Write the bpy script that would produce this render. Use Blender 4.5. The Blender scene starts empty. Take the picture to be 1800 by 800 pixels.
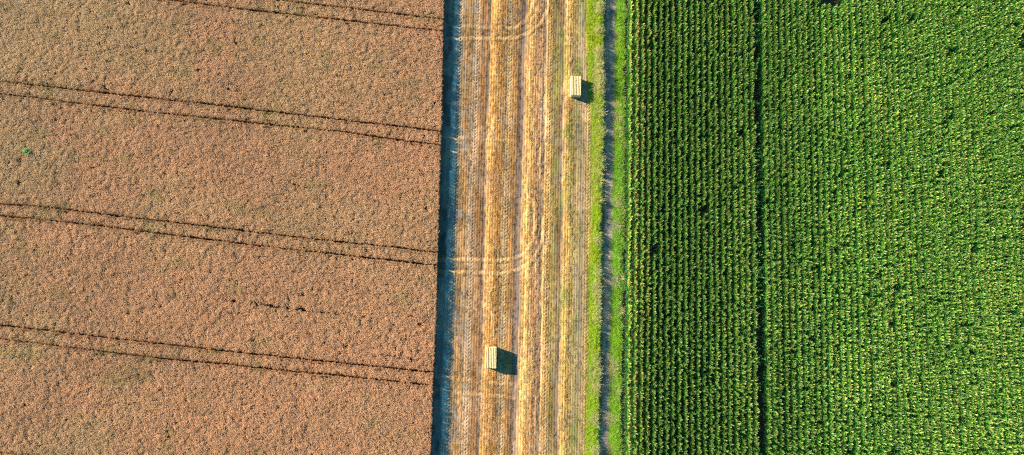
import bpy, math, random
import numpy as np
from mathutils import Vector, Matrix

rng = np.random.default_rng(7)
sc = bpy.context.scene
COL = sc.collection

# ------------------------------------------------------------------ camera
H, FPX, TX, TY = 81.0, 1200.0, 0.040, 0.100
fw = np.array([TX, TY, -1.0]); fw /= np.linalg.norm(fw)
rt = np.cross(fw, [0, 1, 0]); rt /= np.linalg.norm(rt)
up = np.cross(rt, fw)
cam_d = bpy.data.cameras.new('camera')
cam = bpy.data.objects.new('camera', cam_d); COL.objects.link(cam)
cam_d.sensor_width = 36; cam_d.lens = 36 * FPX / 1800
cam_d.clip_start = 0.5; cam_d.clip_end = 6000
M = Matrix(((rt[0], up[0], -fw[0], 0), (rt[1], up[1], -fw[1], 0), (rt[2], up[2], -fw[2], H), (0, 0, 0, 1)))
cam.matrix_world = M
sc.camera = cam

def at(px, py, h=0.0):
    """ground point (height h) measured in the photograph"""
    d = fw + rt * ((px - 900) / FPX) + up * ((400 - py) / FPX)
    t = (H - h) / -d[2]
    return np.array([d[0] * t, d[1] * t])

def curve_x(pts, h=0.0):
    P = np.array([at(x, y, h) for x, y in pts]); P = P[np.argsort(P[:, 1])]
    sl0 = (P[1, 0] - P[0, 0]) / (P[1, 1] - P[0, 1]); sl1 = (P[-1, 0] - P[-2, 0]) / (P[-1, 1] - P[-2, 1])
    sl = (P[-1, 0] - P[0, 0]) / (P[-1, 1] - P[0, 1])
    P = np.vstack([[P[0, 0] - 40 * sl, P[0, 1] - 40], P, [P[-1, 0] + 40 * sl, P[-1, 1] + 40]])
    return lambda y: np.interp(y, P[:, 1], P[:, 0])

PHI = math.radians(1.35)                      # the direction in which the fields were drilled
CS, SN = math.cos(PHI), math.sin(PHI)
def st(x, y): return x * CS - y * SN, x * SN + y * CS       # s across the strip, t along it
def xy(s, t): return s * CS + t * SN, -s * SN + t * CS
def s_at(px, py, h=0.0):
    p = at(px, py, h); return st(p[0], p[1])[0]

Y0, Y1 = -27.0, 46.0                           # extent of the modelled fields (frame: about -18.5 .. 36)
X0, X1 = -66.0, 78.0

# ------------------------------------------------------------------ noise
def _hash(ix, iy, seed):
    n = (ix.astype(np.int64) * 374761393 + iy.astype(np.int64) * 668265263 + seed * 1274126177) & 0xffffffff
    n = ((n ^ (n >> 13)) * 1274126177) & 0xffffffff
    n = n ^ (n >> 16)
    return (n & 0xffffff) / float(0xffffff)
def vn(x, y, sx, sy=None, seed=0):
    sy = sy or sx
    x = np.asarray(x) / sx; y = np.asarray(y) / sy
    ix = np.floor(x); iy = np.floor(y); fx = x - ix; fy = y - iy
    fx = fx * fx * (3 - 2 * fx); fy = fy * fy * (3 - 2 * fy)
    ix = ix.astype(np.int64); iy = iy.astype(np.int64)
    a = _hash(ix, iy, seed); b = _hash(ix + 1, iy, seed); c = _hash(ix, iy + 1, seed); d = _hash(ix + 1, iy + 1, seed)
    return (a * (1 - fx) + b * fx) * (1 - fy) + (c * (1 - fx) + d * fx) * fy
def fbm(x, y, sx, sy=None, seed=0, o=3):
    sy = sy or sx; r = 0; w = 1; t = 0
    for k in range(o):
        r = r + w * vn(x, y, sx / 2 ** k, sy / 2 ** k, seed + 17 * k); t += w; w *= 0.55
    return r / t
def ss(a, b, x):
    t = np.clip((x - a) / (b - a), 0, 1); return t * t * (3 - 2 * t)
def lin(c):
    c = np.array(c, float) / 255.0
    return np.where(c <= 0.04045, c / 12.92, ((c + 0.055) / 1.055) ** 2.4)

# ------------------------------------------------------------------ materials
def mat(name):
    m = bpy.data.materials.new(name); m.use_nodes = True
    nt = m.node_tree; nt.nodes.clear()
    out = nt.nodes.new('ShaderNodeOutputMaterial')
    return m, nt, nt.nodes, nt.links, out
def plant_mat(name, base=None, rough=0.6, spec=0.3, transl=0.3, inst=True, tmul=(1, 1, 1), attr='col'):
    """leaf / straw material: per-face colour x per-instance tint, part translucent"""
    m, nt, N, L, out = mat(name)
    a = N.new('ShaderNodeAttribute'); a.attribute_name = attr
    col = a.outputs['Color']
    if inst:
        b = N.new('ShaderNodeAttribute'); b.attribute_type = 'INSTANCER'; b.attribute_name = 'icol'
        mx = N.new('ShaderNodeMix'); mx.data_type = 'RGBA'; mx.blend_type = 'MULTIPLY'; mx.inputs[0].default_value = 1
        L.new(col, mx.inputs[6]); L.new(b.outputs['Color'], mx.inputs[7]); col = mx.outputs[2]
    p = N.new('ShaderNodeBsdfPrincipled'); p.inputs['Roughness'].default_value = rough
    p.inputs['Specular IOR Level'].default_value = spec
    L.new(col, p.inputs['Base Color'])
    if transl > 0:
        t = N.new('ShaderNodeBsdfTranslucent')
        mt = N.new('ShaderNodeMix'); mt.data_type = 'RGBA'; mt.blend_type = 'MULTIPLY'; mt.inputs[0].default_value = 1
        L.new(col, mt.inputs[6]); mt.inputs[7].default_value = (*tmul, 1); L.new(mt.outputs[2], t.inputs['Color'])
        ms = N.new('ShaderNodeMixShader'); ms.inputs[0].default_value = transl
        L.new(p.outputs[0], ms.inputs[1]); L.new(t.outputs[0], ms.inputs[2]); L.new(ms.outputs[0], out.inputs[0])
    else:
        L.new(p.outputs[0], out.inputs[0])
    return m

MAT_STRAW = plant_mat('ripe_wheat', rough=0.65, spec=0.25, transl=0.22, tmul=(1.1, .95, .7))
MAT_LEAF = plant_mat('maize_leaf', rough=0.5, spec=0.25, transl=0.34, tmul=(1.35, 1.5, .4))
MAT_GRASS = plant_mat('verge_grass', rough=0.55, spec=0.3, transl=0.38, tmul=(1.5, 1.4, .5))
MAT_DEAD = plant_mat('cut_straw', rough=0.6, spec=0.25, transl=0.12)
MAT_TUFT = plant_mat('dry_grass', rough=0.6, spec=0.25, transl=0.3, inst=False)
MAT_WEED = plant_mat('weed_leaf', rough=0.5, spec=0.35, transl=0.3, inst=False, tmul=(1.3, 1.4, .6))

def soil_mat(name, c1, c2, c3, scale=1.5, attr=None, bump=0.02):
    m, nt, N, L, out = mat(name)
    p = N.new('ShaderNodeBsdfPrincipled'); p.inputs['Roughness'].default_value = 0.95
    p.inputs['Specular IOR Level'].default_value = 0.1
    g = N.new('ShaderNodeNewGeometry')
    n1 = N.new('ShaderNodeTexNoise'); n1.inputs['Scale'].default_value = scale; n1.inputs['Detail'].default_value = 6
    n2 = N.new('ShaderNodeTexNoise'); n2.inputs['Scale'].default_value = 14; n2.inputs['Detail'].default_value = 5
    L.new(g.outputs['Position'], n1.inputs['Vector']); L.new(g.outputs['Position'], n2.inputs['Vector'])
    if attr:
        a = N.new('ShaderNodeAttribute'); a.attribute_name = attr
        r = N.new('ShaderNodeMapRange'); r.inputs['From Min'].default_value = .3; r.inputs['From Max'].default_value = .7
        r.inputs['To Min'].default_value = .62; r.inputs['To Max'].default_value = 1.3
        L.new(n2.outputs[0], r.inputs['Value'])
        mx = N.new('ShaderNodeVectorMath'); mx.operation = 'SCALE'
        L.new(a.outputs['Color'], mx.inputs[0]); L.new(r.outputs[0], mx.inputs['Scale'])
        L.new(mx.outputs[0], p.inputs['Base Color'])
    else:
        cr = N.new('ShaderNodeValToRGB'); e = cr.color_ramp.elements
        e[0].position = .32; e[0].color = (*c1, 1); e[1].position = .7; e[1].color = (*c3, 1)
        k = e.new(.5); k.color = (*c2, 1)
        L.new(n1.outputs[0], cr.inputs[0]); L.new(cr.outputs[0], p.inputs['Base Color'])
    b = N.new('ShaderNodeBump'); b.inputs['Distance'].default_value = bump; b.inputs['Strength'].default_value = .8
    L.new(n2.outputs[0], b.inputs['Height']); L.new(b.outputs[0], p.inputs['Normal'])
    L.new(p.outputs[0], out.inputs[0])
    return m

# ------------------------------------------------------------------ helpers
def tag(o, label=None, cat=None, group=None, kind=None):
    if label: o['label'] = label
    if cat: o['category'] = cat
    if group: o['group'] = group
    if kind: o['kind'] = kind
    return o
class MB:
    """collects quads with a colour each and links them as one mesh"""
    def __init__(s): s.v = []; s.f = []; s.c = []
    def strip(s, pts, wid, side, col, fold=0.0):
        """ribbon along pts; side = unit vector across; wid per point"""
        b = len(s.v); n = len(pts)
        for p, w in zip(pts, wid):
            p = np.asarray(p)
            if fold:
                s.v += [tuple(p - side * w / 2 + np.array([0, 0, fold * w])), tuple(p), tuple(p + side * w / 2 + np.array([0, 0, fold * w]))]
            else:
                s.v += [tuple(p - side * w / 2), tuple(p + side * w / 2)]
        k = 3 if fold else 2
        for i in range(n - 1):
            for j in range(k - 1):
                s.f.append((b + i * k + j, b + i * k + j + 1, b + (i + 1) * k + j + 1, b + (i + 1) * k + j)); s.c.append(col)
    def mesh(s, name, m):
        me = bpy.data.meshes.new(name); me.from_pydata(s.v, [], s.f); me.materials.append(m)
        a = me.attributes.new('col', 'FLOAT_COLOR', 'FACE')
        c = np.ones((len(s.f), 4), np.float32); c[:, :3] = np.array(s.c)
        a.data.foreach_set('color', c.ravel()); me.update()
        return me
def link(name, me, parent=None, loc=None):
    o = bpy.data.objects.new(name, me); COL.objects.link(o)
    if parent: o.parent = parent
    if loc is not None: o.location = loc
    return o

def scatter(name, P, rot, scl, icol, vid, protos, label, cat):
    """one object: every point carries an instance of one of the prototype meshes"""
    n = len(P)
    me = bpy.data.meshes.new(name); me.vertices.add(n)
    me.vertices.foreach_set('co', np.ascontiguousarray(P, np.float32).ravel())
    for nm, ty, key, arr in (('rot', 'FLOAT_VECTOR', 'vector', rot), ('scl', 'FLOAT_VECTOR', 'vector', scl)):
        a = me.attributes.new(nm, ty, 'POINT'); a.data.foreach_set(key, np.ascontiguousarray(arr, np.float32).ravel())
    a = me.attributes.new('icol', 'FLOAT_COLOR', 'POINT')
    c = np.ones((n, 4), np.float32); c[:, :3] = icol; a.data.foreach_set('color', c.ravel())
    a = me.attributes.new('vid', 'INT', 'POINT'); a.data.foreach_set('value', np.ascontiguousarray(vid, np.int32))
    for p in protos:
        for m_ in p.materials:
            if m_.name not in [x.name for x in me.materials]: me.materials.append(m_)
    o = link(name, me)
    g = bpy.data.node_groups.new(name, 'GeometryNodeTree')
    g.interface.new_socket('Geometry', in_out='INPUT', socket_type='NodeSocketGeometry')
    g.interface.new_socket('Geometry', in_out='OUTPUT', socket_type='NodeSocketGeometry')
    N, L = g.nodes, g.links
    gi = N.new('NodeGroupInput'); go = N.new('NodeGroupOutput')
    j = N.new('GeometryNodeJoinGeometry')
    for k, p in enumerate(reversed(protos)):
        src = bpy.data.objects.new(name + '_source', p)      # never linked to the scene
        oi = N.new('GeometryNodeObjectInfo'); oi.inputs['Object'].default_value = src
        g2 = N.new('GeometryNodeGeometryToInstance')
        L.new(oi.outputs['Geometry'], g2.inputs[0]); L.new(g2.outputs[0], j.inputs[0])
    ip = N.new('GeometryNodeInstanceOnPoints'); ip.inputs['Pick Instance'].default_value = True
    L.new(gi.outputs[0], ip.inputs['Points']); L.new(j.outputs[0], ip.inputs['Instance'])
    def na(nm, ty):
        x = N.new('GeometryNodeInputNamedAttribute'); x.data_type = ty; x.inputs['Name'].default_value = nm; return x.outputs['Attribute']
    L.new(na('vid', 'INT'), ip.inputs['Instance Index'])
    e = N.new('FunctionNodeEulerToRotation'); L.new(na('rot', 'FLOAT_VECTOR'), e.inputs[0]); L.new(e.outputs[0], ip.inputs['Rotation'])
    L.new(na('scl', 'FLOAT_VECTOR'), ip.inputs['Scale'])
    L.new(ip.outputs[0], go.inputs[0])
    md = o.modifiers.new('scatter', 'NODES'); md.node_group = g
    tag(o, label, cat, kind='stuff')
    return o

def grid_mesh(name, X, Y, Z, colr, m):
    ny, nx = X.shape
    me = bpy.data.meshes.new(name)
    me.vertices.add(nx * ny)
    me.vertices.foreach_set('co', np.stack([X, Y, Z], -1).astype(np.float32).ravel())
    idx = np.arange(nx * ny).reshape(ny, nx)
    q = np.stack([idx[:-1, :-1], idx[:-1, 1:], idx[1:, 1:], idx[1:, :-1]], -1).reshape(-1, 4)
    me.loops.add(q.size); me.loops.foreach_set('vertex_index', q.ravel().astype(np.int32))
    me.polygons.add(len(q)); me.polygons.foreach_set('loop_start', np.arange(0, q.size, 4, dtype=np.int32))
    me.polygons.foreach_set('use_smooth', np.ones(len(q), bool))
    a = me.attributes.new('col', 'FLOAT_COLOR', 'POINT')
    c = np.ones((nx * ny, 4), np.float32); c[:, :3] = np.clip(colr, 0, 1).reshape(-1, 3); a.data.foreach_set('color', c.ravel())
    me.materials.append(m); me.update(calc_edges=True); me.validate()
    return link(name, me)

# ------------------------------------------------------------------ lines read off the photograph
wheat_edge = curve_x([(780, 0), (778, 100), (776.5, 200), (773, 300), (770.5, 400), (768, 500), (764.5, 600), (760, 700), (756.5, 800)], .8)
verge_l = curve_x([(1034, 0), (1033, 60), (1036, 150), (1042, 230), (1044, 330), (1040, 430), (1038, 520), (1036, 620), (1034, 700), (1031, 800)])
verge_r = curve_x([(1056, 0), (1055, 100), (1056, 200), (1054, 300), (1052, 400), (1051, 500), (1049, 600), (1048, 700), (1045, 800)])
track_r = curve_x([(1084, 0), (1083, 100), (1082, 200), (1079, 300), (1078, 400), (1076, 500), (1074, 600), (1073, 700), (1072, 800)])
verge2_r = curve_x([(1098, 0), (1097, 100), (1096, 200), (1095, 300), (1095, 400), (1092, 500), (1091, 600), (1090, 700), (1088, 800)])
TRAM = [
    [(482, 0), (587, 12), (700, 25), (775, 34)], [(300, 0), (400, 14), (500, 24), (575, 33), (675, 44), (775, 55)],
    [(0, 143), (75, 151), (150, 160), (250, 171), (400, 187), (600, 211), (700, 222), (780, 232)],
    [(0, 165), (50, 170), (150, 184), (290, 200), (400, 211), (600, 232), (700, 246), (780, 256)],
    [(0, 358), (80, 364), (200, 379), (400, 402), (500, 414), (600, 426), (700, 435), (775, 445)],
    [(0, 379), (130, 392), (200, 400), (400, 425), (500, 437), (600, 448), (700, 459), (775, 467)],
    [(0, 571), (100, 583), (200, 595), (300, 606), (400, 617), (600, 638), (700, 648), (766, 655)],
    [(0, 595), (100, 608), (200, 620), (300, 632), (400, 640), (530, 654), (600, 660), (700, 671), (766, 678)],
    [(0, 795), (200, 819), (400, 842), (760, 879)], [(0, 816), (200, 833), (400, 856), (760, 893)]]
def tram_y(pts, h=.75):
    P = np.array([at(x, y, h) for x, y in pts])
    sl = (P[-1, 1] - P[0, 1]) / (P[-1, 0] - P[0, 0])
    P = np.vstack([[P[0, 0] - 40, P[0, 1] - 40 * sl], P, [P[-1, 0] + 5, P[-1, 1] + 5 * sl]])
    return lambda x: np.interp(x, P[:, 0], P[:, 1])

# ------------------------------------------------------------------ ground
SOIL = soil_mat('field_soil', (.075, .055, .04), (.10, .075, .055), (.13, .10, .075), 1.2)
me = bpy.data.meshes.new('ground')
me.from_pydata([(-1500, -1500, -.1), (1500, -1500, -.1), (1500, 1500, -.1), (-1500, 1500, -.1)], [], [(0, 1, 2, 3)])
me.materials.append(SOIL); g = link('ground', me); tag(g, kind='structure')

# stubble strip: relief and colour of the cut ground, worked out across (s) and along (t)
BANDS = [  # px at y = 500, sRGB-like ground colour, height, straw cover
    (760, (112, 100, 88), 0, .2), (774, (112, 100, 88), 0, .2), (780, (104, 96, 86), 0, .1), (785, (200, 190, 174), .01, .15), (791, (200, 188, 168), .01, .2), (796, (158, 140, 114), 0, .4), (800, (156, 134, 104), 0, .5),  # dark strip and pale wheel track also paint the wheat shadow's fade
    (806, (172, 134, 90), 0, .6), (816, (166, 130, 88), 0, .6), (822, (190, 160, 128), -.01, .5), (830, (184, 148, 112), -.01, .5),
    (835, (166, 124, 82), .0, .7), (843, (156, 116, 80), .0, .7), (848, (132, 116, 100), -.03, .2), (852, (206, 160, 96), .03, .9),
    (858, (224, 172, 104), .09, 1.), (868, (204, 154, 92), .07, .9), (877, (196, 146, 88), .02, .7), (882, (172, 148, 112), -.01, .5),
    (890, (188, 150, 100), -.01, .6), (896, (180, 134, 82), .0, .7), (903, (160, 122, 84), .0, .6), (906, (134, 110, 94), -.03, .15),
    (913, (146, 122, 104), -.03, .2), (918, (214, 172, 112), .04, .9), (925, (232, 188, 120), .11, 1.), (935, (212, 164, 112), .07, .9),
    (945, (198, 156, 116), .02, .7), (951, (152, 128, 100), -.03, .3), (955, (212, 172, 112), .04, .8), (963, (200, 160, 100), .02, .7),
    (970, (158, 142, 86), .0, .5), (978, (152, 122, 82), .0, .5), (985, (152, 130, 106), -.02, .3), (989, (222, 180, 112), .05, .9),
    (995, (222, 180, 108), .07, .9), (1002, (190, 158, 98), .02, .6), (1012, (170, 150, 104), .0, .5), (1020, (160, 142, 112), -.01, .4),
    (1028, (176, 148, 98), .0, .6), (1038, (160, 150, 80), .0, .5), (1050, (120, 120, 60), .0, .3), (1062, (110, 100, 60), 0, .2)]
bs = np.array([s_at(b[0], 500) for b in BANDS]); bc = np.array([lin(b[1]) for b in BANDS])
bh = np.array([b[2] for b in BANDS]); bd = np.array([b[3] for b in BANDS])
GREEN_DN = lin((130, 140, 62))
STEP = .07
sg = np.arange(bs[0], bs[-1], STEP); tg = np.arange(Y0, Y1, STEP)
S, T = np.meshgrid(sg, tg)
X, Y = xy(S, T)
wob = (fbm(X, Y, 3.0, 9.0, 3) - .5) * .35 + (vn(X, Y, .5, .8, 5) - .5) * .22
Sw = S + wob
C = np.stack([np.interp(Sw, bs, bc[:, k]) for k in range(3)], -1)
Z = np.interp(Sw, bs, bh)
cover = np.interp(Sw, bs, bd)
# long streaks along the drilling, bare soil showing, and lighter chopped straw
st1 = fbm(S, T, .28, 5.0, 11); st2 = fbm(S, T, .9, 14.0, 12); bl = fbm(X, Y, .8, 1.0, 14, 4); bl2 = fbm(X, Y, 2.4, 3.2, 15, 3)
C *= (0.72 + .55 * st1 + .25 * (bl - .5) + .2 * (st2 - .5))[..., None]
bare = ss(.54, .66, fbm(S, T, 1.0, 1.6, 21, 3) + .18 * (.5 - cover)) * ss(-.1, .6, 1.2 - cover)
left = ss(s_at(835, 500), s_at(800, 500), S)
bare = np.clip(bare * (.3 + .85 * left), 0, .8)
C = C * (1 - bare[..., None]) + lin((138, 128, 118)) * bare[..., None]
pk = ss(.55, .7, bl2)[..., None] * .35
C = C * (1 - pk) + lin((196, 160, 128)) * pk
gm = ss(s_at(955, 500), s_at(985, 500), S) * ss(.5, .72, fbm(S, T, .9, 4.0, 31))
gm = gm * .75; C = C * (1 - gm[..., None]) + lin((138, 142, 72)) * gm[..., None]
fine = fbm(S, T, .5, 7.0, 43, 2); C = np.clip(C * 1.03 - C.mean(-1, keepdims=True) * .03, .01, 1) * (.70 + .56 * fine)[..., None]
Z = Z + .05 * (fine - .5)
Z = Z * (.55 + .9 * fbm(X, Y, .5, 1.3, 41)) + .02 * (fbm(X, Y, .22, .25, 42, 2) - .5)
rowp = np.cos(2 * np.pi * (S + .03 * (vn(S, T, 2, 6, 47) - .5)) / .30)
Z += .012 * rowp * (.4 + cover * .6)
C *= (.84 + .1 * ss(.35, .7, bl2))[..., None] * (1 + (.10 + .22 * vn(S, T, .9, 5, 48)) * rowp * np.clip(cover + .2, 0, 1))[..., None]
# tyre marks: chevrons in the wheel tracks
for cx, w in ((794, 7), (826, 6), (886, 6), (959, 6), (1031, 6), (1006, 0)):
    if not w: continue
    c0 = s_at(cx, 500); hw = w * .067
    m_ = ss(hw, hw * .6, np.abs(S - c0)); ph = np.sin(2 * np.pi * (T - np.abs(S - c0) * .9) / .42)
    Z += m_ * .022 * ph; C *= (1 + .16 * m_ * ph)[..., None]
# cross tracks: the tramlines run on over the stubble and swing away along it
XTR = [([(770, 457), (820, 456), (880, 458), (905, 455), (925, 444), (937, 425), (941, 395), (938, 350)], 1.),
       ([(770, 478), (830, 479), (885, 481), (912, 474), (932, 462), (945, 445), (954, 420), (957, 385)], 1.),
       ([(778, 44), (850, 48), (905, 50), (925, 36), (937, 15), (944, -30)], .7), ([(776, 68), (850, 68), (905, 68), (930, 58), (950, 44), (962, 20), (965, -30)], 1.),
       ([(776, 240), (830, 243), (880, 246), (905, 250)], .6), ([(776, 262), (830, 265), (900, 268)], .45), ([(766, 662), (800, 665), (840, 671), (900, 676)], .7),
       ([(766, 685), (800, 690), (850, 694), (905, 700)], .7), ([(915, 690), (930, 705), (940, 725), (942, 760)], .7), ([(893, 140), (880, 118), (872, 100)], .35),
       ([(953, 260), (948, 290), (955, 330)], .6)]
for pts, amp in XTR:
    P = np.array([at(*p) for p in pts]); D = np.full(S.shape, 9.)
    for a, b in zip(P[:-1], P[1:]):
        d = b - a; L2 = d @ d
        k = np.clip(((X - a[0]) * d[0] + (Y - a[1]) * d[1]) / L2, 0, 1)
        D = np.minimum(D, np.hypot(X - a[0] - k * d[0], Y - a[1] - k * d[1]))
    nz = (.3 + .8 * vn(X, Y, .35, .35, 77)) * (.35 + .65 * ss(s_at(786, 500), s_at(800, 500), S))
    m_ = amp * np.exp(-(D / .24) ** 2) * nz; rim = amp * np.exp(-((D - .36) / .14) ** 2) * nz
    C = C * (1 - .62 * np.clip(m_, 0, 1)[..., None]) + lin((226, 182, 124)) * .62 * np.clip(m_, 0, 1)[..., None]
    Z += .05 * m_ * (.5 + vn(X, Y, .2, .2, 78)) - .04 * rim
    C *= (1 - .25 * np.clip(rim, 0, 1))[..., None]
GZ = Z
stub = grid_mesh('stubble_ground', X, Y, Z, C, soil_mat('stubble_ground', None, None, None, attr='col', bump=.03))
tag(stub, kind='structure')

# dirt track
tg2 = np.arange(Y0, Y1, .07); u = np.linspace(0, 1, 34)
T2, U = np.meshgrid(tg2, u, indexing='ij')
xl = verge_r(T2) - .7; xr = verge2_r(T2) + .9
X2 = xl + (xr - xl) * U; Y2 = T2
n = fbm(X2, Y2, .5, .9, 51, 4); n2 = fbm(X2, Y2, .18, .2, 52, 2); n3 = fbm(X2, Y2, 1.5, 4, 53)
k = ss(.42, .6, n)[..., None]
C2 = lin((132, 126, 120)) * (1 - k) + lin((176, 158, 138)) * k
C2 = C2 * (.7 + .6 * n2)[..., None]
gr = ss(.62, .7, fbm(X2, Y2, .4, .8, 55))[..., None] * .4; C2 = C2 * (1 - gr) + lin((110, 120, 70)) * gr
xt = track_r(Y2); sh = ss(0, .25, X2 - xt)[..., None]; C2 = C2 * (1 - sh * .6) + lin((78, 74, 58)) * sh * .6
Z2 = .03 + .05 * (n - .5) + .05 * (n2 - .5) + .02 * np.sin(2 * np.pi * Y2 / .33 + 3 * n3)
Z2 -= .04 * np.exp(-((X2 - (verge_r(Y2) + .55)) / .22) ** 2)
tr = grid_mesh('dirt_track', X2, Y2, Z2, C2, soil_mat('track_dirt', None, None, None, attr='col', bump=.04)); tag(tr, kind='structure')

# ------------------------------------------------------------------ wheat
def wheat_proto(seed):
    r = np.random.default_rng(seed); mb = MB()
    for i in range(44):
        a = r.uniform(0, 2 * np.pi); d = .25 * math.sqrt(r.uniform()); x, y = d * math.cos(a), d * math.sin(a)
        h = r.normal(.80, .045); az = r.uniform(0, 2 * np.pi); hd = np.array([math.cos(az), math.sin(az), 0]); sd = np.array([-math.sin(az), math.cos(az), 0])
        p = np.array([x, y, h]); l = r.uniform(.08, .13); br = r.uniform(.82, 1.12)
        col = np.array([1.0, .93, .85]) * br
        if r.uniform() < .1: col = np.array([.72, .66, .55]) * br
        mb.strip([p, p + hd * l * .45 + [0, 0, l * .35], p + hd * l * 1.05 + [0, 0, l * r.uniform(-.1, .5)]], [.02, .036, .012], sd, col)
        if i % 2 == 0:
            mb.strip([p * [1, 1, 0] + [0, 0, .02], p * [1, 1, .5] + hd * .02, p], [.012, .014, .012], sd, col * [.85, .85, .8])
        if i % 4 == 0:
            q = np.array([x, y, h * r.uniform(.55, .8)]); l = .2
            mb.strip([q, q + hd * l * .5 + [0, 0, .05], q + hd * l + [0, 0, -.05]], [.012, .018, .006], sd, np.array([.8, .68, .5]) * br)
    return mb.mesh('wheat_clump', MAT_STRAW)
WP = [wheat_proto(100 + i) for i in range(6)]
sp = .265
gx, gy = np.meshgrid(np.arange(X0, -2, sp), np.arange(Y0, Y1, sp)); gx[::2] += sp / 2
n = gx.size
px = gx.ravel() + rng.normal(0, .075, n); py = gy.ravel() + rng.normal(0, .075, n)
we = wheat_edge(py) + (vn(px, py, .5, .45, 61) - .5) * .07
keep = px < we - .2
low = np.zeros(n, bool)
for pts in TRAM:
    ty_ = tram_y(pts)(px); thr = .31 + (fbm(px, py, .5, .5, 62) - .5) * .06 + (fbm(px, py, 9, 9, 65) - .5) * .16
    low |= np.abs(py - ty_) < thr - .03
for pts, thr0 in (([(380, 526), (460, 535), (530, 545), (640, 556)], .18), ([(520, 568), (560, 562), (640, 566), (760, 640)], .0), ([(600, 618), (700, 628), (740, 634)], .12)):
    P = np.array([at(x, y, .75) for x, y in pts])
    ty_ = np.interp(px, P[:, 0], P[:, 1], left=999, right=999)
    low |= (rng.uniform(size=n) < .82) & (np.abs(py - ty_) < thr0 * (.4 + fbm(px, py, 1, 1, 63)))
hole = vn(px, py, .42, .42, 64); keep &= hole > .085
for (hx, hy, r0) in ((176, 76, .3), (178, 82, .2), (163, 143, .3), (161, 148, .22), (352, 124, .3), (700, 560, .2), (713, 512, .25), (608, 570, .3), (510, 535, .3), (535, 97, .2), (530, 102, .2), (540, 92, .22), (200, 141, .25), (57, 623, .25), (295, 594, .2), (713, 115, .2)):
    c = at(hx, hy, .75); keep &= np.hypot(px - c[0], py - c[1]) > r0 * .72
keep &= ~low | (rng.uniform(size=n) < .3)
px, py, low = px[keep], py[keep], low[keep]; sx_ = rng.uniform(.9, 1.15, len(px))
ex, ey = [], []                                # slim clumps lining the wheel tracks and the cut edge
for pts in TRAM:
    f_ = tram_y(pts)
    for sg_ in (-1, 1):
        x_ = np.arange(X0, -3, .11); x_ = x_ + rng.normal(0, .03, len(x_)); wv = (fbm(x_, x_ * 0 + sg_, 3, 1, 68) - .5) * .12
        y_ = f_(x_) + sg_ * (.205 + wv + rng.normal(0, .02, len(x_))); k = x_ < wheat_edge(y_) - .12; ex.append(x_[k]); ey.append(y_[k])
y_ = np.arange(Y0, Y1, .1); ex.append(wheat_edge(y_) - .12 + rng.normal(0, .02, len(y_))); ey.append(y_)
ex = np.concatenate(ex); ey = np.concatenate(ey)
k = np.ones(len(ex), bool)
for pts in TRAM: k &= np.abs(ey - tram_y(pts)(ex)) > .12
ex, ey = ex[k], ey[k]
px = np.concatenate([px, ex]); py = np.concatenate([py, ey]); low = np.concatenate([low, np.zeros(len(ex), bool)])
sx_ = np.concatenate([sx_, rng.uniform(.38, .5, len(ex))]); n = len(px)
hn = fbm(px, py, .75, .75, 71, 2); big = fbm(px, py, 7, 7, 72)
lean = fbm(px, py, 2.5, 2.5, 73)
rx = px * .994 - py * .108; ry = px * .108 + py * .994
seedr = (fbm(rx, ry, 5, .42, 66, 2) - .5) * (.4 + .8 * ss(.4, .65, fbm(px, py, 12, 8, 67)))
hs = 1 + .15 * (hn - .5) + .05 * (big - .5) + rng.normal(0, .035, n) + .11 * seedr
br = (.93 + .2 * big + .12 * (fbm(px, py, 2.2, 1.4, 74) - .5)) * rng.normal(1, .10, n)
base = np.array([.61, .378, .222])
yel = .7 * ss(.35, .85, fbm(px, py, 11, 8, 75) + .12 * ss(5, 38, py) + .08 * ss(-20, -60, px))[:, None]
col = base * (1 - yel) + np.array([.56, .43, .235]) * yel
pnk = ss(-40, -6, px)[:, None] * .5
col = col * (1 - pnk) + np.array([.64, .375, .225]) * pnk
gp = (ss(.64, .80, fbm(px, py, 3.2, 1.6, 76, 3)) * .3)[:, None]
col = col * (1 - gp) + np.array([.27, .29, .08]) * gp
gs = (rng.uniform(size=n) < .0005)[:, None] * 1.
col = col * (1 - gs) + np.array([.2, .30, .07]) * gs
col = col * br[:, None] * .99
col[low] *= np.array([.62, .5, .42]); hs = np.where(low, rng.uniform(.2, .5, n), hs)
scatter('wheat_crop', np.stack([px, py, np.full(n, -.09)], -1),
        np.stack([rng.normal(0, .05, n), rng.normal(0, .05, n) + .05 * (lean - .5), rng.uniform(0, 6.283, n)], -1),
        np.stack([sx_, sx_, hs * 1.12], -1), col, rng.integers(0, 6, n), WP,
        'standing ripe wheat, pinkish tan with dark tractor lines across it, filling the left of the picture', 'wheat field')

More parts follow.
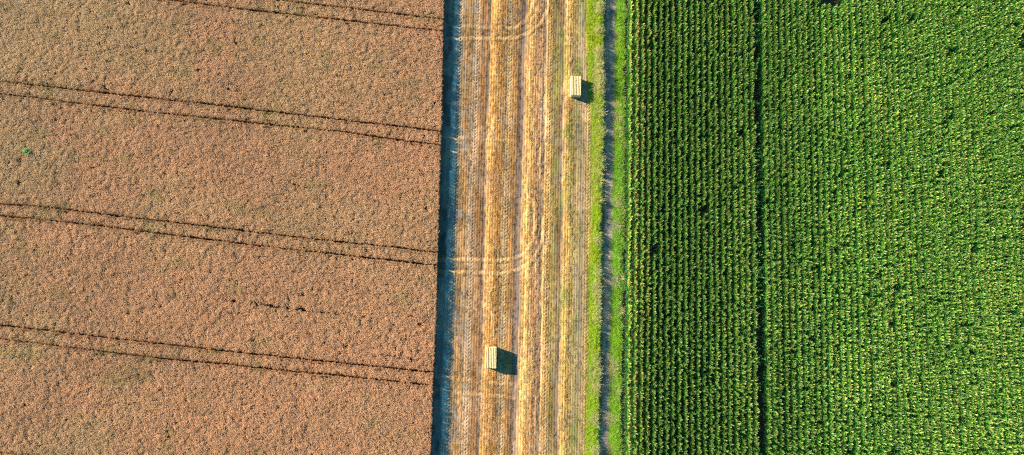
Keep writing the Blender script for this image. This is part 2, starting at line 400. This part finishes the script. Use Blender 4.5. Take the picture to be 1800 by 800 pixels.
# ------------------------------------------------------------------ maize
def maize_proto(seed):
    r = np.random.default_rng(seed); mb = MB()
    Ht = r.uniform(2.06, 2.14); base_az = np.pi / 2
    mb.strip([[0, 0, 0], [0, 0, Ht * .6], [0, 0, Ht]], [.035, .03, .012], np.array([1., 0, 0]), (.12, .20, .05))
    nl = 12
    for i in range(nl):
        h = .3 + (Ht - .62) * i / (nl - 1); az = base_az + (i % 2) * np.pi + r.normal(0, .45)
        hd = np.array([math.cos(az), math.sin(az), 0]); sd = np.array([-math.sin(az), math.cos(az), 0])
        tw = r.normal(0, .35); sd = sd * math.cos(tw) + np.array([0, 0, 1]) * math.sin(tw)
        up_ = i > nl - 6; L = r.uniform(.5, .68) * (1.0 if i < nl - 5 else .72 if i < nl - 3 else .6)
        el = r.uniform(1.2, 1.45) if up_ else r.uniform(.85, 1.15); dr = r.uniform(.9, 2.0) if up_ else r.uniform(1.5, 2.4); w0 = r.uniform(.075, .1)
        p = np.array([0, 0, h]); pts = [p]; ang = el
        for k in range(5):
            p = p + (hd * math.cos(ang) + np.array([0, 0, 1]) * math.sin(ang)) * L / 5; pts.append(p); ang -= dr / 5
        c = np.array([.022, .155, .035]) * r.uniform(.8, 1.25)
        if i > nl - 5: c = np.array([.155, .365, .045]) * r.uniform(.7, 1.35)  # pale sunlit tops over dark shaded lower leaves, light put into the colour
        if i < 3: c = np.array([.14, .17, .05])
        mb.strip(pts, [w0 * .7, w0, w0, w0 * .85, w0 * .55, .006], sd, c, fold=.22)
    t0 = np.array([0, 0, Ht - .05]); tc = np.array([.60, .62, .20]) * r.uniform(.85, 1.15)
    for i in range(5):
        az = r.uniform(0, 2 * np.pi); hd = np.array([math.cos(az), math.sin(az), 0]); sd = np.array([-math.sin(az), math.cos(az), 0])
        l = r.uniform(.2, .3); k = 0 if i == 0 else r.uniform(.35, .8)
        mb.strip([t0, t0 + hd * l * k * .6 + [0, 0, l * .8], t0 + hd * l * k * 1.1 + [0, 0, l * (1.35 if i == 0 else r.uniform(.8, 1.15))]], [.014, .028, .010], sd, tc)
    return mb.mesh('maize_plant', MAT_LEAF)
MP = [maize_proto(200 + i) for i in range(8)]
S_first = s_at(1107, 500, 2.1)
S_lane = s_at(1339, 500, 2.1)
RS = (S_lane - S_first) / 21.0
LANE = 21
ps, pt, ri = [], [], []
for k in range(0, 78):
    if k == LANE: continue
    s0 = S_first + RS * k
    t = np.arange(Y0 + 1, Y1 + 2, .15) + rng.uniform(0, .16); t = t + rng.normal(0, .035, len(t))
    ps.append(s0 + rng.normal(0, .016, len(t))); pt.append(t); ri.append(np.full(len(t), k))
ps = np.concatenate(ps); pt = np.concatenate(pt); ri = np.concatenate(ri)
ps = ps + .10 * (fbm(ps, pt, 30, 4, 81) - .5)
mx, my = xy(ps, pt)
gap = fbm(mx, my, .9, 1.0, 82, 2)
east = ss(LANE, LANE + 10, ri)
keep = (gap < .855) & (rng.uniform(size=len(mx)) > .04) & (mx < X1)
c = at(1467, 7, 2.1); keep &= ~((np.abs(mx - c[0]) < 1.0 + .5 * vn(mx, my, .8, .8, 86)) & (my > c[1]) & (my < c[1] + 4))
mx, my, ri, gap = mx[keep], my[keep], ri[keep], gap[keep]; n = len(mx)
hs = .97 + .08 * fbm(mx, my, 1.6, 2.2, 83) + rng.normal(0, .014, n) - .22 * ss(.70, .85, gap)
hs = np.where(ri == 0, hs * .95, hs)
first = ri <= 3
rowb = 1 + .22 * (_hash(ri.astype(np.int64), ri.astype(np.int64) * 0, 5) - .5)
yl = ss(.4, .75, fbm(mx, my, 6, 8, 84))
wd = .70 + .29 * ss(LANE - 2, LANE + 14, ri)  # west block dimmed: shade of its row gaps put into the tint
tint = np.stack([wd * rowb * (.9 + .22 * yl), wd * rowb * (.95 + .12 * yl), wd * rowb * (.95 + .15 * yl)], -1) * rng.normal(1, .1, n)[:, None]
tint[first] *= (1 + np.array([.65, .38, .3]) * (1 - ri[first] / 4.)[:, None])
drym = ((ri <= 3) & (fbm(mx, my, .5, .7, 85) > .6) & (ri >= 1) & (rng.uniform(size=n) < .55)) | (rng.uniform(size=n) < .001)
tint[drym] = tint[drym] * np.array([1.35, .95, 1.1])
west_n = int(np.where(ri > LANE)[0][0])
rowscale = 1 + .09 * (_hash(ri.astype(np.int64), ri.astype(np.int64) * 0, 9) - .5)
for sel, lb in ((ri < LANE, 'green maize in straight rows with dark gaps, left of the dark lane'), (ri > LANE, 'dense green maize with pale tassels, right of the dark lane')):
    q = np.where(sel)[0]; m_ = len(q)
    scatter('maize_crop', np.stack([mx[q], my[q], np.full(m_, -.1)], -1),
            np.stack([rng.normal(0, .05, m_), rng.normal(.01, .045, m_), rng.normal(0,   .32 if q[0] < west_n else .34, m_) + np.pi * rng.integers(0, 2, m_)], -1),
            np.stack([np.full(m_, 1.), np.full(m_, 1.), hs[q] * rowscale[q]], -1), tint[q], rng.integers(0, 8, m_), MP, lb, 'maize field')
# stunted plants in the shade of the empty lane
t = np.arange(Y0, Y1, .13); t = t[fbm(t * 0, t, 3, 1.6, 91) > .5]; t = t[rng.uniform(size=len(t)) > .2]
t = np.concatenate([t, np.arange(at(1340, 470)[1], at(1340, 405)[1], .1)])
m_ = len(t); s_ = S_lane + rng.normal(0, .16, m_); lx, ly = xy(s_, t)
scatter('lane_regrowth', np.stack([lx, ly, np.full(m_, -.1)], -1), np.stack([rng.normal(0, .2, m_), rng.normal(0, .2, m_), rng.uniform(0, 6.283, m_)], -1),
        np.stack([np.full(m_, .9), np.full(m_, .9), rng.uniform(.5, .78, m_)], -1), np.tile([.9, 1.15, 1.4], (m_, 1)), rng.integers(0, 8, m_), MP,
        'low shaded maize regrowth in the dark empty lane', 'regrowth')

# ------------------------------------------------------------------ grass
def tuft_mesh(seed, nb, rad, h, w, lean, c0, c1, m, heads=0, name='tuft'):
    r = np.random.default_rng(seed); mb = MB()
    for i in range(nb):
        a = r.uniform(0, 2 * np.pi); d = rad * math.sqrt(r.uniform()); az = a + r.normal(0, .8)
        hd = np.array([math.cos(az), math.sin(az), 0]); sd = np.array([-math.sin(az), math.cos(az), 0])
        hh = h * r.uniform(.55, 1.1); ln = hh * lean * r.uniform(.4, 1.3) * (.4 + d / rad)
        p = np.array([d * math.cos(a), d * math.sin(a), 0]); ww = w * r.uniform(.7, 1.3)
        k = r.uniform(); col = (np.array(c0) * (1 - k) + np.array(c1) * k) * r.uniform(.75, 1.25)
        mb.strip([p, p + hd * ln * .35 + [0, 0, hh * .6], p + hd * ln + [0, 0, hh]], [ww * .8, ww, ww * .25], sd, col)
        if r.uniform() < heads:
            q = p + hd * ln + [0, 0, hh]
            mb.strip([q - hd * .02, q + hd * .05 + [0, 0, .05], q + hd * .12 + [0, 0, .04]], [.015, .04, .012], sd, np.array([.52, .42, .22]) * r.uniform(.8, 1.2))
    return mb.mesh(name, m)
GP = [tuft_mesh(300 + i, 34, .17, .34, .022, .7, (.21, .44, .03), (.44, .58, .05), MAT_GRASS, .05, 'grass_tuft') for i in range(4)]
GP += [tuft_mesh(320 + i, 34, .17, .40, .016, .8, (.34, .40, .10), (.50, .50, .17), MAT_GRASS, .4, 'grass_tuft') for i in range(2)]
def strip_pts(fl, fr, dens, y0=Y0, y1=Y1):
    w = 3.2; n = int(dens * (y1 - y0) * w)
    y = rng.uniform(y0, y1, n); u_ = rng.uniform(0, w, n); x = fl(y) + u_
    k = x < fr(y); return x[k], y[k]
x, y = strip_pts(lambda y: verge_l(y) - .1 + .5 * (fbm(y, y * 0, 1.5, 1, 132) - .5), lambda y: verge_r(y) + .02, 48)
w = (x - verge_l(y)) / (verge_r(y) - verge_l(y))
patch = fbm(x, y, .8, 2.2, 101, 3)
dry = (fbm(x, y, .6, 1.3, 102) + .3 * w > .84) & (w > .5)
edge = ss(-.15, .15, w + .25 * (patch - .5))
k = rng.uniform(size=len(x)) < .35 + edge; x, y, w, patch, dry, edge = [a[k] for a in (x, y, w, patch, dry, edge)]; n = len(x)
hs = (.35 + .75 * edge + 1.35 * ss(.45, 1, w)) * (.75 + .5 * patch) * rng.normal(1, .12, n)
vid = np.where(dry, rng.integers(4, 6, n), rng.integers(0, 4, n))
tn = np.stack([np.where(dry, .88, .95 + .35 * patch), 1 + 0 * patch, .9 + .15 * dry], -1) * rng.normal(1, .1, n)[:, None]
scatter('verge_grass', np.stack([x, y, np.full(n, -.03)], -1), np.stack([rng.normal(0, .1, n), rng.normal(0, .1, n), rng.uniform(0, 6.283, n)], -1),
        np.stack([np.full(n, .9), np.full(n, .9), hs], -1), tn, vid, GP, 'bright yellow green grass between the stubble and the dirt track', 'grass')
x, y = strip_pts(lambda y: track_r(y) - .05, lambda y: verge2_r(y) - .08 + .35 * (vn(y, y * 0, 1.2, 1, 131) - .5), 60)
w = (x - track_r(y)) / (verge2_r(y) - track_r(y)); patch = fbm(x, y, .9, 2.4, 111, 3); n = len(x)
dry = (fbm(x, y, .7, 1.6, 112) - .22 * w > .66)
hs = (.5 + .75 * ss(0, .5, w)) * (.7 + .7 * patch) * rng.normal(1, .12, n)
vid = np.where(dry, rng.integers(4, 6, n), rng.integers(0, 4, n))
cool = .45 * ss(.45, .7, fbm(x, y, 1.5, 5, 113))
tn = np.stack([.88 - .25 * cool, 1 - .08 * cool, 1 + .8 * cool], -1) * rng.normal(1, .1, n)[:, None]
scatter('verge_grass', np.stack([x, y, np.full(n, -.02)], -1), np.stack([rng.normal(0, .1, n), rng.normal(0, .1, n), rng.uniform(0, 6.283, n)], -1),
        np.stack([np.full(n, .9), np.full(n, .9), hs], -1), tn, vid, GP, 'mid green grass between the dirt track and the first maize row', 'grass')

# ------------------------------------------------------------------ stubble stalks and loose straw
def stubble_proto(seed):
    r = np.random.default_rng(seed); mb = MB()
    for i in range(34):
        x = r.normal(0, .022); y = r.uniform(-.27, .27); h = r.uniform(.06, .12); az = r.uniform(0, 2 * np.pi)
        sd = np.array([-math.sin(az), math.cos(az), 0]); ld = np.array([r.normal(0, .03), r.normal(0, .03), h])
        mb.strip([[x, y, 0], np.array([x, y, 0]) + ld], [.012, .010], sd, np.array([1, .97, .9]) * r.uniform(.75, 1.2))
    for i in range(10):
        x = r.normal(0, .08); y = r.uniform(-.27, .27); az = r.normal(math.pi / 2, .7); hd = np.array([math.cos(az), math.sin(az), 0]); l = r.uniform(.06, .2)
        sd = np.array([-math.sin(az), math.cos(az), .3]); p = np.array([x, y, r.uniform(.01, .04)])
        mb.strip([p - hd * l / 2, p + hd * l / 2 + [0, 0, r.uniform(0, .03)]], [.014, .012], sd, np.array([1, .97, .9]) * r.uniform(.8, 1.25))
    return mb.mesh('stubble_row', MAT_DEAD)
def straw_proto(seed):
    r = np.random.default_rng(seed); mb = MB()
    for i in range(46):
        a = r.uniform(0, 6.283); d = .26 * math.sqrt(r.uniform()); az = r.normal(math.pi / 2, .75); hd = np.array([math.cos(az), math.sin(az), 0]); l = r.uniform(.08, .26)
        sd = np.array([-math.sin(az), math.cos(az), r.normal(0, .5)]); z = r.uniform(.0, .04) * (1 - d / .32); p = np.array([d * math.cos(a), d * math.sin(a), z])
        mb.strip([p - hd * l / 2, p + [0, 0, .015], p + hd * l / 2 + [0, 0, r.uniform(-.02, .03)]], [.010, .014, .009], sd, np.array([1, .97, .9]) * r.uniform(.7, 1.25))
    return mb.mesh('straw_wisp', MAT_DEAD)
SP = [stubble_proto(400 + i) for i in range(4)]; LP = [straw_proto(420 + i) for i in range(4)]
def gsample(A, s_, t_):
    i = np.clip(((t_ - tg[0]) / STEP).astype(int), 0, len(tg) - 1); j = np.clip(((s_ - sg[0]) / STEP).astype(int), 0, len(sg) - 1)
    return A[i, j]
sr = np.arange(math.ceil(s_at(769, 500) / .3) * .3, s_at(1042, 500), .3)
s_, t_ = np.meshgrid(sr, np.arange(Y0, Y1, .48)); s_ = s_.ravel() + rng.normal(0, .012, s_.size); t_ = t_.ravel() + rng.uniform(-.2, .2, t_.size)
x, y = xy(s_, t_); cv = gsample(cover, s_, t_); bv = gsample(bare, s_, t_)
k = (rng.uniform(size=len(x)) < np.clip(cv * 1.0, .2, .75) - bv * .5) & (x > wheat_edge(y) + .1) & (x < verge_l(y) + .3)
x, y, s_, t_ = x[k], y[k], s_[k], t_[k]; n = len(x); z = gsample(GZ, s_, t_); cc = gsample(C, s_, t_)
scatter('stubble_stalks', np.stack([x, y, z - .01], -1), np.stack([np.zeros(n), np.zeros(n), -PHI + rng.normal(0, .03, n) + np.pi * rng.integers(0, 2, n)], -1),
        np.stack([np.ones(n), np.ones(n), rng.uniform(.5, 1.0, n)], -1), np.clip(cc * 1.1, 0, .7) * rng.normal(1, .07, n)[:, None], rng.integers(0, 4, n), SP,
        'short cut cereal stubble standing in drilled rows between the wheat and the grass verge', 'stubble')
n = 15000
s_ = rng.uniform(s_at(785, 500), s_at(1040, 500), n); t_ = rng.uniform(Y0, Y1, n); x, y = xy(s_, t_)
nearb = np.zeros(n, bool)
for q_ in ((1012.7, 150.5), (863.3, 629.2)):
    c = at(*q_, 1.0); nearb |= (np.abs(x - c[0]) < .95) & (np.abs(y - c[1]) < 1.5)
cv = gsample(cover, s_, t_); k = ((rng.uniform(size=n) < .9) & nearb | (rng.uniform(size=n) < np.clip((cv - .35) * 1.6, .02, 1) * (.35 + vn(x, y, .6, 2., 121)))) & (x < verge_l(y) + .2)
x, y, s_, t_ = x[k], y[k], s_[k], t_[k]; n = len(x); z = gsample(GZ, s_, t_); cc = gsample(C, s_, t_)
scatter('loose_straw', np.stack([x, y, z + .0], -1), np.stack([rng.normal(0, .1, n), rng.normal(0, .1, n), rng.normal(0, .5, n)], -1),
        np.stack([rng.uniform(.6, 1.1, n), rng.uniform(.6, 1.1, n), rng.uniform(.5, 1.5, n)], -1), np.clip(cc * 1.1 + .02, 0, .75) * rng.normal(1, .08, n)[:, None], rng.integers(0, 4, n), LP,
        'loose golden straw lying in long bands on the stubble', 'straw')

# ------------------------------------------------------------------ straw bales
def bale_body(name, m, W, Lg, Hh, seed, off=0):
    """pressed block: ribbed lengthwise by the strings, flaked ends, rounded corners"""
    r = np.random.default_rng(seed); NX, NY, NZ = 30, 56, 24
    vid_ = {}; vs = []; fs = []
    def vtx(i, j, k):
        if (i, j, k) not in vid_:
            a, b, c = i / NX * 2 - 1, j / NY * 2 - 1, k / NZ * 2 - 1
            x_, y_, z_ = a * W / 2, b * Lg / 2, c * Hh / 2
            rad = .05
            ex = max(0, abs(x_) - (W / 2 - rad)); ez = max(0, abs(z_) - (Hh / 2 - rad)); ey = max(0, abs(y_) - (Lg / 2 - rad))
            d_ = math.sqrt(ex * ex + ey * ey + ez * ez)
            if d_ > rad:
                q = rad / d_
                x_ = math.copysign(W / 2 - rad + ex * q, x_) if ex else x_; y_ = math.copysign(Lg / 2 - rad + ey * q, y_) if ey else y_; z_ = math.copysign(Hh / 2 - rad + ez * q, z_) if ez else z_
            g_ = 0
            for sx in STR: g_ += math.exp(-((x_ - sx * W) / .030) ** 2)
            fl = .010 * math.sin(y_ * 46 + 3 * float(vn(np.array([x_ * 3]), np.array([y_ * 3]), .5, .5, seed)[0])) * r.uniform(.3, 1)
            nz = r.normal(0, .007)
            if k == NZ: z_ += -.075 * g_ + fl + nz + .012 * math.sin(x_ * 5 + seed)
            elif k == 0: z_ = -Hh / 2
            if i in (0, NX): x_ += math.copysign(fl + nz, x_) * 1.5
            x_ *= 1 + .035 * math.sin((z_ / Hh + .5) * math.pi) + .012 * math.sin(y_ * 3.1 + seed); y_ *= 1 + .01 * math.sin(x_ * 5 + seed * 2)
            if j in (0, NY): y_ += math.copysign(-.04 * g_ + nz * 2 + .02 * math.cos(x_ * 6), y_)
            vid_[(i, j, k)] = len(vs); vs.append((x_, y_, z_ + Hh / 2))
        return vid_[(i, j, k)]
    for i in range(NX):
        for j in range(NY):
            fs.append([vtx(i, j, NZ), vtx(i + 1, j, NZ), vtx(i + 1, j + 1, NZ), vtx(i, j + 1, NZ)])
            fs.append([vtx(i, j, 0), vtx(i, j + 1, 0), vtx(i + 1, j + 1, 0), vtx(i + 1, j, 0)])
    for j in range(NY):
        for k in range(NZ):
            fs.append([vtx(0, j, k), vtx(0, j, k + 1), vtx(0, j + 1, k + 1), vtx(0, j + 1, k)])
            fs.append([vtx(NX, j, k), vtx(NX, j + 1, k), vtx(NX, j + 1, k + 1), vtx(NX, j, k + 1)])
    for i in range(NX):
        for k in range(NZ):
            fs.append([vtx(i, 0, k), vtx(i + 1, 0, k), vtx(i + 1, 0, k + 1), vtx(i, 0, k + 1)])
            fs.append([vtx(i, NY, k), vtx(i, NY, k + 1), vtx(i + 1, NY, k + 1), vtx(i + 1, NY, k)])
    nb = len(fs)
    cols = [np.array([.68, .54, .28]) * r.uniform(.72, 1.15) for _ in range(nb)]
    for q in range(520):          # loose straws sticking out of top and sides
        f_ = r.integers(0, 3)
        x_ = r.uniform(-W / 2, W / 2); y_ = r.uniform(-Lg / 2, Lg / 2); z_ = r.uniform(.03, Hh)
        if f_ == 0: z_ = Hh + .002
        elif f_ == 1: x_ = math.copysign(W / 2 + .004, x_)
        else: y_ = math.copysign(Lg / 2 + .004, y_)
        d_ = r.normal(0, 1, 3); d_ /= np.linalg.norm(d_); d_ *= r.uniform(.03, .09)
        if f_ == 0: d_[2] = abs(d_[2]) * .5
        p = np.array([x_, y_, z_]); w_ = np.cross(d_, r.normal(0, 1, 3)); w_ = w_ / (np.linalg.norm(w_) + 1e-6) * .006
        b = len(vs); vs.extend([tuple(p - d_ - w_), tuple(p - d_ + w_), tuple(p + d_ + w_), tuple(p + d_ - w_)])
        if min(v_[2] for v_ in vs[b:]) < .005: del vs[b:]; continue
        fs.append([b, b + 1, b + 2, b + 3]); cols.append(np.array([.72, .56, .28]) * r.uniform(.8, 1.15))
    me = bpy.data.meshes.new(name); me.from_pydata(vs, [], fs); me.materials.append(m)
    a = me.attributes.new('col', 'FLOAT_COLOR', 'FACE'); c = np.ones((len(fs), 4), np.float32); c[:, :3] = np.array(cols); a.data.foreach_set('color', c.ravel())
    return me
STR = [-.40, -.24, -.08, .08, .24, .40]
MAT_BALE = plant_mat('pressed_straw', rough=.7, spec=.2, transl=0, inst=False)
m, nt, N, L, out = mat('baling_twine')
p = N.new('ShaderNodeBsdfPrincipled'); p.inputs['Base Color'].default_value = (.20, .13, .05, 1); p.inputs['Roughness'].default_value = .6; L.new(p.outputs[0], out.inputs[0]); MAT_TWINE = m
W, LG, HH = 1.2, 2.34, 1.0
def twine_mesh(sx):
    vs, fs = [], []; x_ = sx * W; e = .012
    loop = [(-LG / 2 - e + .03, .0), (-LG / 2 - e + .03, HH * .5), (-LG / 2 + .02, HH - .05), (-LG / 2 + .06, HH - .045), (0, HH - .045), (LG / 2 - .06, HH - .045), (LG / 2 - .02, HH - .05), (LG / 2 + e - .03, HH * .5), (LG / 2 + e - .03, .0)]
    R_ = .013
    for (yy, zz) in loop:
        for q in range(5):
            a = q / 5 * 2 * math.pi; s2 = 1 if abs(yy) < LG / 2 - .03 else 0
            ox = R_ * math.cos(a); oo = R_ * math.sin(a)
            vs.append((x_ + ox, yy + (0 if s2 else oo), zz + (oo if s2 else 0)))
    for i in range(len(loop) - 1):
        for q in range(5): fs.append((i * 5 + q, i * 5 + (q + 1) % 5, (i + 1) * 5 + (q + 1) % 5, (i + 1) * 5 + q))
    me = bpy.data.meshes.new('twine'); me.from_pydata(vs, [], fs); me.materials.append(MAT_TWINE); return me
def bale(px_, py_, rz, seed, label):
    c = at(px_, py_, HH)
    e = bpy.data.objects.new('straw_bale', None); COL.objects.link(e); e.location = (c[0], c[1], .012); e.rotation_euler = (0, 0, rz)
    tag(e, label, 'straw bale', 'large rectangular straw bales left on the stubble')
    link('straw_block', bale_body('straw_block', MAT_BALE, W, LG, HH, seed), e)
    for sx in STR: link('twine', twine_mesh(sx), e)
    return e
bale(1012.7, 150.5, -PHI, 5, 'big pale straw bale beside the bright green verge, its shadow reaching the grass')
bale(863.3, 629.2, -PHI + math.radians(.8), 6, 'big pale straw bale on the open stubble near the wheat, its shadow on bare stubble')

# ------------------------------------------------------------------ single tufts and weeds
DT = [tuft_mesh(500 + i, 110, .26, .78, .018, .75, (.42, .43, .15), (.58, .55, .22), MAT_TUFT, .6, 'dry_grass_tuft') for i in range(3)]
tl = [(1052, 112), (1051, 128), (1052, 143), (1051, 158), (1051, 180), (1053, 190), (1051, 203), (1051, 226), (1052, 234), (1051, 249), (1050, 259), (1053, 279), (1050, 291), (1052, 318), (1050, 352),
      (1047, 505), (1046, 618), (1048, 634), (1044, 648), (1047, 655), (1044, 672), (1045, 688), (1046, 727), (1043, 742)]
for i, (a, b) in enumerate(tl):
    c = at(a, b, .3); o = link('dry_grass_tuft', DT[i % 3], loc=(c[0], c[1], -.02)); o.rotation_euler = (0, 0, random.Random(i).uniform(0, 6)); k = random.Random(i + 50).uniform(.75, 1.15); o.scale = (k, k, k * random.Random(i + 9).uniform(.85, 1.1))
    tag(o, 'tan dry grass tuft on the track side of the left green verge', 'grass tuft', 'dry grass tufts along the left edge of the track')
for i, (a, b) in enumerate([(1094, 252), (1086, 236), (1092, 371), (1089, 547), (1083, 686), (1090, 488)]):
    c = at(a, b, .3); o = link('dry_grass_tuft', DT[i % 3], loc=(c[0], c[1], -.02)); o.rotation_euler = (0, 0, i * 1.3); k = .72 + .1 * (i % 2); o.scale = (k, k, k)
    tag(o, 'small tan grass tuft in the green strip next to the maize', 'grass tuft', 'dry grass tufts next to the maize')
def weed_mesh(seed, R_, h, nl):
    r = np.random.default_rng(seed); mb = MB()
    for i in range(nl):
        a = r.uniform(0, 6.283); d = R_ * r.uniform() ** .7; z = h * (1 - .55 * (d / R_) ** 2) * r.uniform(.6, 1.0); az = r.uniform(0, 6.283)
        hd = np.array([math.cos(az), math.sin(az), 0]); sd = np.array([-math.sin(az), math.cos(az), 0]); l = r.uniform(.08, .16)
        p = np.array([d * math.cos(a) * .8, d * math.sin(a), z])
        mb.strip([p, p + hd * l * .5 + [0, 0, .02], p + hd * l + [0, 0, -.03]], [.03, .08, .01], sd, np.array([.12, .42, .10]) * r.uniform(.7, 1.3))
        if i % 6 == 0: mb.strip([[0, 0, 0], p * [.6, .6, .6], p], [.016, .012, .008], sd, (.1, .18, .06))
    return mb.mesh('weed_plant', MAT_WEED)
for i, (a, b, R_, h, nl, lb) in enumerate([(41, 263.5, .5, 1.3, 300, 'bright green weed standing above the tan wheat near the left edge'), (49, 267, .3, 1.2, 110, 'smaller green weed right beside the biggest weed in the wheat'),
                                         (30, 254, .16, 1.02, 40, 'small pale green weed just above the biggest weed in the wheat')]):
    c = at(a, b, h); o = link('weed_plant', weed_mesh(600 + i, R_, h, nl), loc=(c[0], c[1], -.05)); tag(o, lb, 'weed', 'green weeds standing in the wheat')

# ------------------------------------------------------------------ light
EL = math.radians(21.3); AZ = math.atan2(-.938, .347)
d = Vector((math.sin(AZ) * math.cos(EL), math.cos(AZ) * math.cos(EL), math.sin(EL)))
sun = bpy.data.lights.new('sun', 'SUN'); sun.energy = 5.0; sun.angle = math.radians(.5); sun.color = (1.0, .87, .67)
so = bpy.data.objects.new('sun', sun); COL.objects.link(so); so.rotation_euler = (-d).to_track_quat('-Z', 'Y').to_euler()
w = bpy.data.worlds.new('World'); sc.world = w; w.use_nodes = True; nt = w.node_tree; nt.nodes.clear()
sky = nt.nodes.new('ShaderNodeTexSky'); sky.sky_type = 'NISHITA'; sky.sun_disc = False; sky.sun_elevation = EL; sky.sun_rotation = AZ; sky.ozone_density = 3.0; sky.air_density = 1.0; sky.dust_density = .4
hv = nt.nodes.new('ShaderNodeHueSaturation'); hv.inputs['Saturation'].default_value = 1.35; hv.inputs['Hue'].default_value = .478
bg = nt.nodes.new('ShaderNodeBackground'); bg.inputs['Strength'].default_value = .07; ow = nt.nodes.new('ShaderNodeOutputWorld')
nt.links.new(sky.outputs[0], hv.inputs['Color']); nt.links.new(hv.outputs[0], bg.inputs[0]); nt.links.new(bg.outputs[0], ow.inputs[0])
vs_ = sc.view_settings; sc.display_settings.display_device = 'sRGB'; vs_.view_transform = 'Standard'; vs_.look = 'None'; vs_.gamma = 1; vs_.use_curve_mapping = False; vs_.exposure = 1.55
sc.render.engine = 'CYCLES'; cy = sc.cycles; cy.max_bounces = 6; cy.diffuse_bounces = 3; cy.glossy_bounces = 2; cy.transmission_bounces = 3; cy.use_denoising = False
cy.pixel_filter_type = 'BLACKMAN_HARRIS'; cy.filter_width = 1.15
